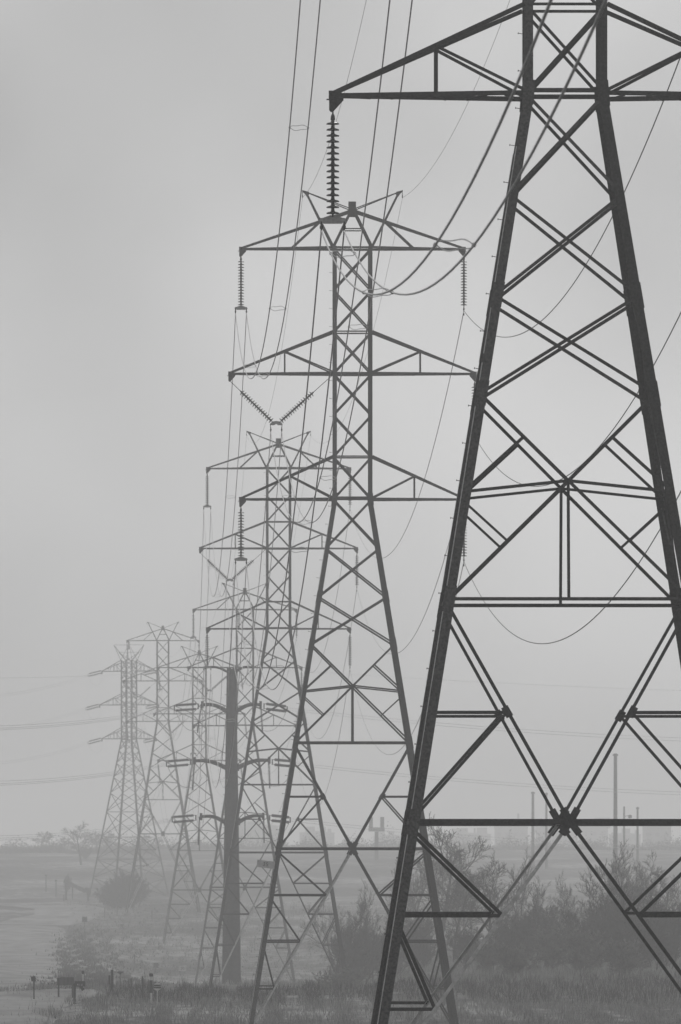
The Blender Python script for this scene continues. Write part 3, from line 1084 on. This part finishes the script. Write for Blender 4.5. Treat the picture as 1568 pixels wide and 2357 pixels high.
GT = 'bare trees behind the grass'
T_A = tree_proto('bare_tree', 'x', 3, 11, .20, 5, .75, .3, (9, 7, 6, 4), M_BARK, 1, GT)
T_B = tree_proto('bare_tree', 'x', 11, 10, .16, 5, .68, .35, (9, 6, 5, 4), M_RIMEBR, 1, GT, multi=2, twig_r=.015)
T_C = tree_proto('bare_tree', 'x', 23, 10, .14, 5, .55, .5, (12, 6, 5, 4), M_BARK, 1, GT, low=.1, twig_r=.015)
S_A = tree_proto('bare_bush', 'x', 31, 4, .05, 5, .65, .4, (8, 6, 5, 3), M_RIMEBR, 1, 'bare bushes in the grass', multi=7, lean=.35, low=.1)
S_B = tree_proto('bare_bush', 'x', 47, 6, .06, 5, .5, .5, (10, 6, 5, 3), M_BRUSH, 1, 'bare bushes in the grass', multi=9, lean=.22, low=.08)
T_D = tree_proto('bare_tree', 'x', 61, 10, .26, 5, .85, .3, (10, 8, 6, 4), M_BARK, 1, GT, low=.3, twig_r=.045)
T_E = tree_proto('bare_tree', 'x', 77, 11, .24, 5, .72, .3, (9, 7, 6, 4), M_BARK, 1, GT, low=.35, twig_r=.018)
PROTO = [T_A, T_B, T_C, S_A, S_B, T_D, T_E]
PH = {id(T_A): 11, id(T_B): 10, id(T_C): 10, id(S_A): 4, id(S_B): 6, id(T_D): 10, id(T_E): 11}
used = set()


def plant(proto, x, ytop, Y, label, wscale=1.0):
    """stand a plant on the ground at picture x, distance Y, tall enough to reach picture height ytop"""
    X = (x - CX) * Y / F
    z0 = g(X, Y)
    H = (YH - ytop) * Y / F - z0
    s = H / PH[id(proto)]
    if id(proto) not in used:
        used.add(id(proto)); o = proto
    else:
        o = dup(proto, (0, 0, 0))
    o.location = (X, Y, z0); o.rotation_euler = (0, 0, rnd.uniform(0, 6.28)); o.scale = (s * wscale, s * wscale, s)
    o['label'] = label
    return o


def copy_first(proto):
    pass


TREES = [
    (T_E, 1008, 1866, 900, 'tall bare tree whose top rises right beside the nearest tower\'s left leg', 1.0),
    (T_B, 955, 1925, 930, 'bare tree just left of the nearest tower\'s left leg', .9),
    (T_B, 1075, 1955, 860, 'forked bare tree between the nearest leg and its light brace', 1.1),
    (T_E, 1130, 1958, 820, 'wide bare tree with drooping twigs behind the long sloping brace', 1.0),
    (T_C, 1190, 1948, 880, 'slim bare tree right behind the light slanting brace', .7),
    (T_C, 1225, 2010, 850, 'upright bare tree just right of the light slanting brace', .9),
    (T_C, 1312, 2000, 830, 'narrow plume shaped tree under the centre plate', .6),
    (T_C, 1415, 1930, 800, 'tall pointed dark tree at right, tallest in the dark thicket', 1.0),
    (T_B, 1475, 1955, 790, 'dark bushy tree close to the right edge', 1.1),
    (T_C, 1385, 1990, 780, 'dark upright tree left of the pointed one', 1.1),
    (T_C, 1450, 1985, 770, 'dark upright tree right of the pointed one', 1.0),
    (T_B, 1520, 1960, 780, 'dark tree at the right edge of the thicket', 1.2),
    (T_C, 820, 2020, 880, 'dark narrow tree between the middle tower\'s legs', .7),
    (T_B, 790, 2060, 900, 'low bare tree left of the dark narrow one', .9),
    (T_C, 860, 2065, 890, 'thin bare tree between the middle tower\'s right leg and the nearest tower', .8),
    (T_B, 915, 1995, 900, 'thin grey tree left of the nearest tower\'s lower leg', .9),
    (T_A, 1045, 2005, 840, 'low spreading tree at the foot of the tall bare one', 1.0),
    (T_C, 1160, 2020, 800, 'upright tree left of the light slanting brace', 1.0),
    (T_B, 1345, 2040, 800, 'broad dark tree between the plume and the thicket', 1.1),
]
for t in TREES:
    plant(t[0], t[1], t[2], t[3], t[4], t[5])
BUSH = [
    (S_A, 1255, 2120, 720, 'rounded bare bush in the grass under the centre plate', 1.2), (S_A, 1330, 2115, 700, 'rounded bare bush with a forked stem at the thicket edge', 1.1),
    (S_A, 1130, 2150, 720, 'small bare bush beside the light brace\'s lower part', 1.1), (S_B, 1410, 2080, 745, 'dense dark bush below the pointed tree', 1.2),
    (S_B, 1480, 2060, 735, 'dense dark bush at the right edge', 1.3), (S_B, 1365, 2070, 760, 'dense bush left of the pointed tree\'s foot', 1.2),
    (S_B, 1210, 2085, 790, 'dense bush between the light brace and the plume tree', 1.3), 
    (S_B, 960, 2090, 850, 'dense bush behind the nearest tower\'s lower leg', 1.2),
    (S_B, 815, 2100, 850, 'dark bush at the foot of the narrow tree between the legs', 1.1), 
    (S_A, 1190, 2160, 690, 'low bare bush just right of the light brace', 1.3), (S_A, 1450, 2150, 680, 'low bush in front of the dark thicket', 1.4),
    (S_A, 790, 2215, 760, 'low dark bush at the right foot of the third tower', 1.6), (S_B, 1530, 2050, 750, 'dense bush cut by the right edge', 1.3),
    (S_B, 1160, 2105, 770, 'dense bush left of the light brace', 1.2), (S_B, 895, 2110, 860, 'bush between the middle tower\'s leg and the nearest tower', 1.2),
    (S_B, 1250, 2060, 810, 'bush behind the rounded one under the plate', 1.1), (S_B, 1430, 2040, 780, 'tall dense bush behind the pointed tree', 1.1),
    (S_B, 1075, 2120, 770, 'bush in front of the wide bare tree', 1.2),
]
for t in BUSH:
    plant(t[0], t[1], t[2], t[3], t[4], t[5])

# left side trees, farther off
LEFT = [
    (T_E, 187, 1886, 2150, 'bare tree with a clear forked trunk in the left field', 1.25), (T_D, 222, 1915, 2500, 'pale tree mass right of the forked field tree', 1.4),
    (T_D, 245, 1912, 2520, 'pale broad tree left of the leftmost tower\'s legs', 1.3), (T_D, 92, 1912, 2600, 'small round tree on the left horizon', 1.5),
    (T_D, 326, 1918, 2600, 'small rounded tree seen between the leftmost tower\'s legs', 1.5), (T_D, 150, 1925, 2560, 'pale tree left of the forked field tree', 1.3),
    (S_B, 196, 1945, 2250, 'low bush at the foot of the forked field tree', 1.5),
    (S_B, 275, 2003, 1650, 'dark tall bush left of the sixth tower\'s leg', 1.1), (S_B, 292, 1996, 1655, 'dark rounded bush behind the sixth tower\'s left leg', 1.4),
    (S_B, 308, 2010, 1660, 'dark bush right of the sixth tower\'s left leg', 1.3), (S_B, 250, 2028, 1690, 'dark low bush left of the rounded one', 1.5),
    (S_B, 264, 2035, 1660, 'low dark bush at the near side of the bush group', 1.6), (S_B, 155, 2008, 1900, 'narrow dark bush left of the leftmost tower', .6),
]
for t in LEFT:
    o = plant(t[0], t[1], t[2], t[3], t[4], t[5])
    o['group'] = 'trees and bushes across the left fields'
# crown mass of the leafy bush group
def leaf_clump(name, label, X, Y, w_, h_, d_, n, m, seed):
    r = np.random.default_rng(seed)
    c = r.normal(size=(60, 3)); c /= np.linalg.norm(c, axis=1)[:, None]
    c *= r.uniform(.25, 1.08, (60, 1)) * np.array([w_, d_, h_]) * .5
    c[:, 2] += h_ * .5
    pick = r.integers(0, 60, n)
    p = c[pick] + r.normal(size=(n, 3)) * np.array([w_, d_, h_]) * .06
    p[:, 2] = np.abs(p[:, 2])
    a = r.normal(size=(n, 3)) * .13; b = r.normal(size=(n, 3)) * .13
    V = np.stack([p, p + a, p + b], 1).reshape(-1, 3)
    root = thing(name, label, 'bush', (X, Y, g(X, Y)))
    link('foliage', np_mesh('foliage', V, np.arange(3 * n).reshape(-1, 3), m), root)
    mb = MB()
    for k in range(5):
        mb.tube([(0.1 * k - .2, 0, -.2), (r.normal() * w_ * .2, r.normal() * d_ * .2, h_ * .7)], .06, 5, .02)
    mb.build('stem', M_BARK, root)
    return root


q = px(288, 2055, 1665)
leaf_clump('leafy_bush', 'large dark rounded bush standing behind the sixth tower\'s left leg', q.x, 1665, 4.4, 4.6, 4, 6500, M_LEAF, 1)
q = px(256, 2055, 1680)
leaf_clump('leafy_bush', 'lower dark bush left of the large rounded one', q.x, 1680, 3.6, 2.6, 3, 4000, M_LEAF, 2)


def far_wood():                                # hedgerows and far woods that read as one pale band
    r = np.random.default_rng(5)
    n = 60000
    rows_ = [(2620, -70, 130, 4.2), (2800, -150, 160, 6.0), (2450, -110, -50, 2.2)]
    V = []
    for Y0, x0, x1, H in rows_:
        m = n // len(rows_)
        X = r.uniform(x0, x1, m)
        prof = H * (.45 + .3 * np.sin(X * .21 + Y0) * np.sin(X * .077 + 1) + .25 * np.sin(X * .55))
        z = np.abs(r.normal(0, .5, m)) * np.maximum(prof, .4)
        Yv = Y0 + r.normal(0, 8, m)
        p = np.stack([X, Yv, gz(X, Yv) + z], 1)
        a = r.normal(size=(m, 3)) * .28; b = r.normal(size=(m, 3)) * .28
        V.append(np.stack([p, p + a, p + b], 1).reshape(-1, 3))
    V = np.concatenate(V)
    o = link('far_woodland', np_mesh('far_woodland', V, np.arange(len(V)).reshape(-1, 3), M_BRUSH))
    tag(o, 'pale band of far hedges and woods along the horizon', 'woodland')
    kind(o, 'stuff')


far_wood()


# ------------------------------------------------------------------ grass
def grass(name, label, zones, m, seed):
    r = np.random.default_rng(seed)
    V = []
    for (n, x0, x1, y0, y1, h0, h1, wd, clump) in zones:
        Y = r.uniform(y0, y1, n)
        X = r.uniform(x0, x1, n) * (Y / y1)
        if clump > .8:
            X = X + r.normal(0, 1.3, n) * (1 + .6 * np.sin(Y * .06)); Y = Y + r.normal(0, 45, n)
        d = np.sin(X * 1.3 + Y * .11) * np.sin(X * .45 - Y * .05 + 2) + .6 * np.sin(X * 2.9 + 1)
        keep = (r.random(n) < np.clip(.62 + clump * d, .05, 1)) & ((Y < 690) | (X > -20.5 - (Y - 700) * .031 - (r.exponential(1.6, n) ** 1.6 * .7 + 1.0 + 1.2 * np.sin(Y * .045) + .8 * np.sin(Y * .017) if clump > .8 else 0)))
        bare = (Y < 632) & (X < -17.0 - .9 * np.sin(Y * .21) - .8 * np.sin(Y * .083))      # pale mound in the corner
        keep &= ~(bare & (r.random(n) < .88))
        X, Y, d = X[keep], Y[keep], d[keep]
        n = len(X)
        h = r.uniform(h0, h1, n) * np.clip(1 + .35 * d, .5, 1.6) * np.where(r.random(n) < .05, 1.5, 1)
        p = np.stack([X, Y, gz(X, Y) - .05], 1)
        lean = np.stack([r.normal(0, .22, n), r.normal(0, .22, n), np.ones(n)], 1) * h[:, None]
        wv = np.stack([r.choice([-1, 1], n) * wd * r.uniform(.6, 1.5, n), r.normal(0, .01, n), np.zeros(n)], 1)
        mid = p + lean * .55 + np.stack([r.normal(0, .03, n), np.zeros(n), np.zeros(n)], 1)
        V.append(np.stack([p - wv, p + wv, mid + wv * .8, p - wv, mid + wv * .8, mid - wv * .6, mid - wv * .8, mid + wv * .9, p + lean], 1).reshape(-1, 3))
    V = np.concatenate(V)
    o = link(name, np_mesh(name, V, np.arange(len(V)).reshape(-1, 3), m))
    tag(o, label, 'grass')
    return kind(o, 'stuff')


grass('tall_grass', 'pale dry grass covering the near rise along the bottom', [
    (70000, -34, 27, 470, 680, .2, .6, .016, .3),
    (30000, -2, 40, 640, 860, .3, .7, .02, .3)], M_DRY, 3)
grass('dead_weeds', 'darker dead weed stalks standing in the near grass', [
    (12000, -17, 27, 575, 660, .4, .9, .016, .5)], M_DRYD, 4)
grass('dark_scrub', 'low dark scrub along the right bank of the pale road', [
    (11000, -42.8, -37.5, 690, 1400, .15, .42, .05, .9), (4000, -40.5, -30.5, 690, 1440, .12, .35, .05, .9)], M_BANK, 9)
grass('field_grass', 'short frosted tufts over the far fields', [
    (34000, -75, 14, 1000, 1750, .15, .4, .045, .5),
    (6000, -15, 12, 740, 1000, .25, .7, .03, .4)], M_DRY, 6)

# ------------------------------------------------------------------ small markers and signs in the left grass
GM = 'small markers standing in the left grass'


def at(x, ybase, Y):
    X = (x - CX) * Y / F
    return Vector((X, Y, g(X, Y))), Y / F


def post(x, ytop, Y, label, r=.05, m=None, cap=None, name='marker_post', band=False):
    p, k = at(x, 0, Y)
    H = (YH - ytop) * k - p.z
    root = thing(name, label, 'post', p, 0, GM)
    mb = MB(); mb.lathe([(r, -.3), (r, H - .08), (r * .85, H)], 8); mb.build('shaft', m or M_WOOD, root)
    if cap:
        mb = MB(); mb.lathe([(r * 1.3, H - .02), (cap, H + .04), (cap, H + .16), (r, H + .2)], 8); mb.build('cap', M_SIGNB, root)
    if band:
        mb = MB(); mb.lathe([(r + .02, H - 1.05), (r + .02, H - .25)], 8); mb.build('band', M_SIGNB, root)
    return root, p, H, k


YS = 572.0
# black board with white lettering
p, k = at(184, 0, YS)
root = thing('range_sign', 'black rounded board with broken white lettering on a dark stand', 'sign', p, 0, GM)
zt = (YH - 2258) * k - p.z; zb = (YH - 2271) * k - p.z
mb = MB()
w_ = 24.6 * k; hh = zt - zb; c = Vector((0, -.06, (zt + zb) / 2))
rr = .06
pts = []
for cx_, cz_, a0 in ((w_ / 2 - rr, hh / 2 - rr, 0), (-w_ / 2 + rr, hh / 2 - rr, 90), (-w_ / 2 + rr, -hh / 2 + rr, 180), (w_ / 2 - rr, -hh / 2 + rr, 270)):
    for da in (0, 30, 60, 90):
        pts.append(c + Vector((cx_ + rr * math.cos(R(a0 + da)), 0, cz_ + rr * math.sin(R(a0 + da)))))
mb.poly(pts, (0, 1, 0), .03)
bd = mb.build('board', M_SIGNB, root)
face_text('IL.I  JI', .15, M_SIGNW, c + Vector((0, -.022, -.05)), bd)
mb = MB(); mb.box((-.33, 0, zb * .42), .16, .12, zb * 1.1 + .5); mb.build('post', M_SIGNB, root)
mb = MB(); mb.bar((.02, 0, zb + .05), (.22, 0, zb - .22), .2, .08, (0, 1, 0)); mb.build('bracket', M_SIGNB, root)
# long trough
p, k = at(151, 0, 584)
zt = (YH - 2250) * k - p.z
root = thing('wooden_trough', 'long dark box half hidden by grass beside the pale ground', 'box', p, 0, GM)
mb = MB(); mb.box((0, 0, zt - .24), 39 * k, .6, .46); mb.build('body', M_WOOD, root)
mb = MB(); mb.box((.1, 0, zt + .02), 39 * k * .8, .66, .04); mb.build('lid', M_WOOD, root)
for s in (-1, 1):
    mb = MB(); mb.box((s * 16 * k, 0, (zt - .44) / 2 - .1), .1, .5, zt - .43 + .2); mb.build('leg', M_WOOD, root)
# small dark sign at far left
p, k = at(77, 0, 580)
root = thing('small_sign', 'small dark square sign on a short post at the far left', 'sign', p, 0, GM)
zt = (YH - 2247) * k - p.z
mb = MB(); mb.box((0, -.04, zt - .16), .30, .03, .32, Matrix.Rotation(R(-8), 3, 'Y')); mb.build('board', M_SIGNB, root)
mb = MB(); mb.box((.03, 0, zt / 2 - .1), .09, .06, zt); mb.build('post', M_SIGNB, root)
mb = MB(); mb.box((.12, 0, zt - .36), .16, .05, .06); mb.build('arm', M_SIGNB, root)
# round sign
p, k = at(362, 0, 562)
zc = (YH - 2271) * k - p.z
root = thing('round_sign', 'round sign with black bands on a thin pale pole', 'sign', p, 0, GM)
mb = MB(); mb.tube([(0, 0, -.3), (0, 0, zc + .40)], .025, 6); mb.build('pole', M_SIGNW, root)
Mx = Matrix.Translation((0, -.04, zc)) @ Matrix.Rotation(R(90), 4, 'X')
mb = MB(); mb.lathe([(.24, -.012), (.24, .012)], 28, Mx); face = mb.build('disc', M_PLATE, root)
for z0, z1 in ((.02, .13), (-.10, -.01)):
    mb = MB()
    n = 10
    xs_ = [math.sqrt(max(.238 ** 2 - z * z, 0)) for z in (z0, z1)]
    mb.poly([(-xs_[0], -.062, zc + z0), (xs_[0], -.062, zc + z0), (xs_[1], -.062, zc + z1), (-xs_[1], -.062, zc + z1)], (0, 1, 0), .012)
    mb.build('band', M_SIGNB, face)
post(348, 2247, 574, 'white post with a black band and black cap left of the round sign', .07, M_SIGNW, .13, 'banded_post', True)
post(191, 2241, 590, 'thin pale post with a dark cap behind the black board', .04, M_PLATE, .09)
root, p, H, k = post(258, 2232, 592, 'black topped marker with a hoop standing above the weeds', .09, M_SIGNB)
for s in (-1, 1):
    mb = MB(); mb.box((s * .17, -.05, H - .65), .12, .06, .6); mb.build('side_board', M_SIGNB if s < 0 else M_PLATE, root)
post(302, 2252, 582, 'leaning dark fence post left of the other fence post', .035, M_WOOD, None, 'fence_post')
post(328, 2247, 580, 'dark fence post right of the other fence post', .045, M_WOOD, None, 'fence_post')
root, p, H, k = post(277, 2240, 700, 'short stake with a flat dish on top', .03, M_WOOD)
mb = MB(); mb.lathe([(.05, H - .05), (.26, H + .05), (.26, H + .12), (.05, H + .2)], 10); mb.build('dish', M_WOOD, root)
root, p, H, k = post(298, 2226, 1160, 'pale post with a small dark knob', .09, M_PLATE, .16)
root, p, H, k = post(310, 2196, 1180, 'tall thin pole with a slanting pale arm on top', .08, M_WOOD, None, 'arm_pole')
mb = MB(); mb.bar((-.1, 0, H + .05), (.55, 0, H - .3), .13, .06, (0, 1, 0)); mb.build('arm', M_SIGNW, root)
root, p, H, k = post(359, 2222, 1150, 'post carrying a square dark box in the middle field', .06, M_WOOD, None, 'box_post')
mb = MB(); mb.box((0, -.08, H), .62, .3, .6); mb.build('box', M_DARK, root)
p, k = at(420, 0, 1155)
root = thing('distance_board', 'pale square board reading 20 in the middle field', 'sign', p, 0, GM)
zc = (YH - 2229) * k - p.z
mb = MB(); mb.box((0, 0, zc), 1.0, .04, .72); bd = mb.build('board', M_SIGNW, root)
face_text('20', .5, M_DARK, (0, -.025, zc), bd)
for s in (-1, 1):
    mb = MB(); mb.box((s * .3, .05, zc / 2 - .3), .06, .05, zc + .3); mb.build('leg', M_WOOD, root)
root, p, H, k = post(195, 2116, 1360, 'dark square box on a post beyond the pale road', .05, M_WOOD, None, 'box_post')
mb = MB(); mb.box((0, 0, H), .75, .4, .8); mb.build('box', M_DARK, root)
for x, yt, Y, lb in ((129, 2027, 1850, 'dark stump like post upper left of the field'), (167, 2040, 1800, 'small dark post beside the slanting stack'),
                     (106, 2015, 1900, 'squat dark block post far left'), (241, 2090, 1520, 'thin stake left of the sixth tower\'s foot'),
                     (350, 2095, 1500, 'thin stake right of the sixth tower\'s foot'), (147, 2060, 1760, 'thin dark stake below the slanting stack'),
                     (270, 2083, 1540, 'short stake near the bush group')):
    post(x, yt, Y, lb, .13 if Y > 1700 else .06, M_WOOD, .3 if Y > 1780 else None)
# slanting stack on two legs
p, k = at(183, 0, 1780)
root = thing('leaning_chute', 'dark slanting chute on two legs in the left field', 'structure', p, 0)
mb = MB(); mb.bar((-3.0, 0, 3.9), (1.0, 0, 1.9), .75, .8, (0, 1, 0)); mb.bar((1.0, 0, 2.1), (2.0, 0, 1.9), 1.0, .8, (0, 1, 0)); mb.build('chute', M_WOOD, root)
for x in (-2.6, 1.7):
    mb = MB(); mb.box((x, 0, .9 if x > 0 else 1.7), .45, .5, 2.4 if x > 0 else 4.0); mb.build('leg', M_WOOD, root)

# ------------------------------------------------------------------ haze: one even box of fog round everything
mh = bpy.data.materials.new('fog')
mh.use_nodes = True
t = mh.node_tree
for n in list(t.nodes):
    t.nodes.remove(n)
pv = t.nodes.new('ShaderNodeVolumePrincipled')
pv.inputs['Color'].default_value = (.97, .97, .97, 1)
pv.inputs['Density'].default_value = HAZE
pv.inputs['Anisotropy'].default_value = 0.5
mo = t.nodes.new('ShaderNodeOutputMaterial')
t.links.new(pv.outputs[0], mo.inputs['Volume'])
mb = MB()
mb.box((0, 3800, 11.0), 7400, 8600, 62)
o = mb.build('haze', mh)
kind(o, 'stuff')
tag(o, 'even pale fog over the whole valley', 'haze')
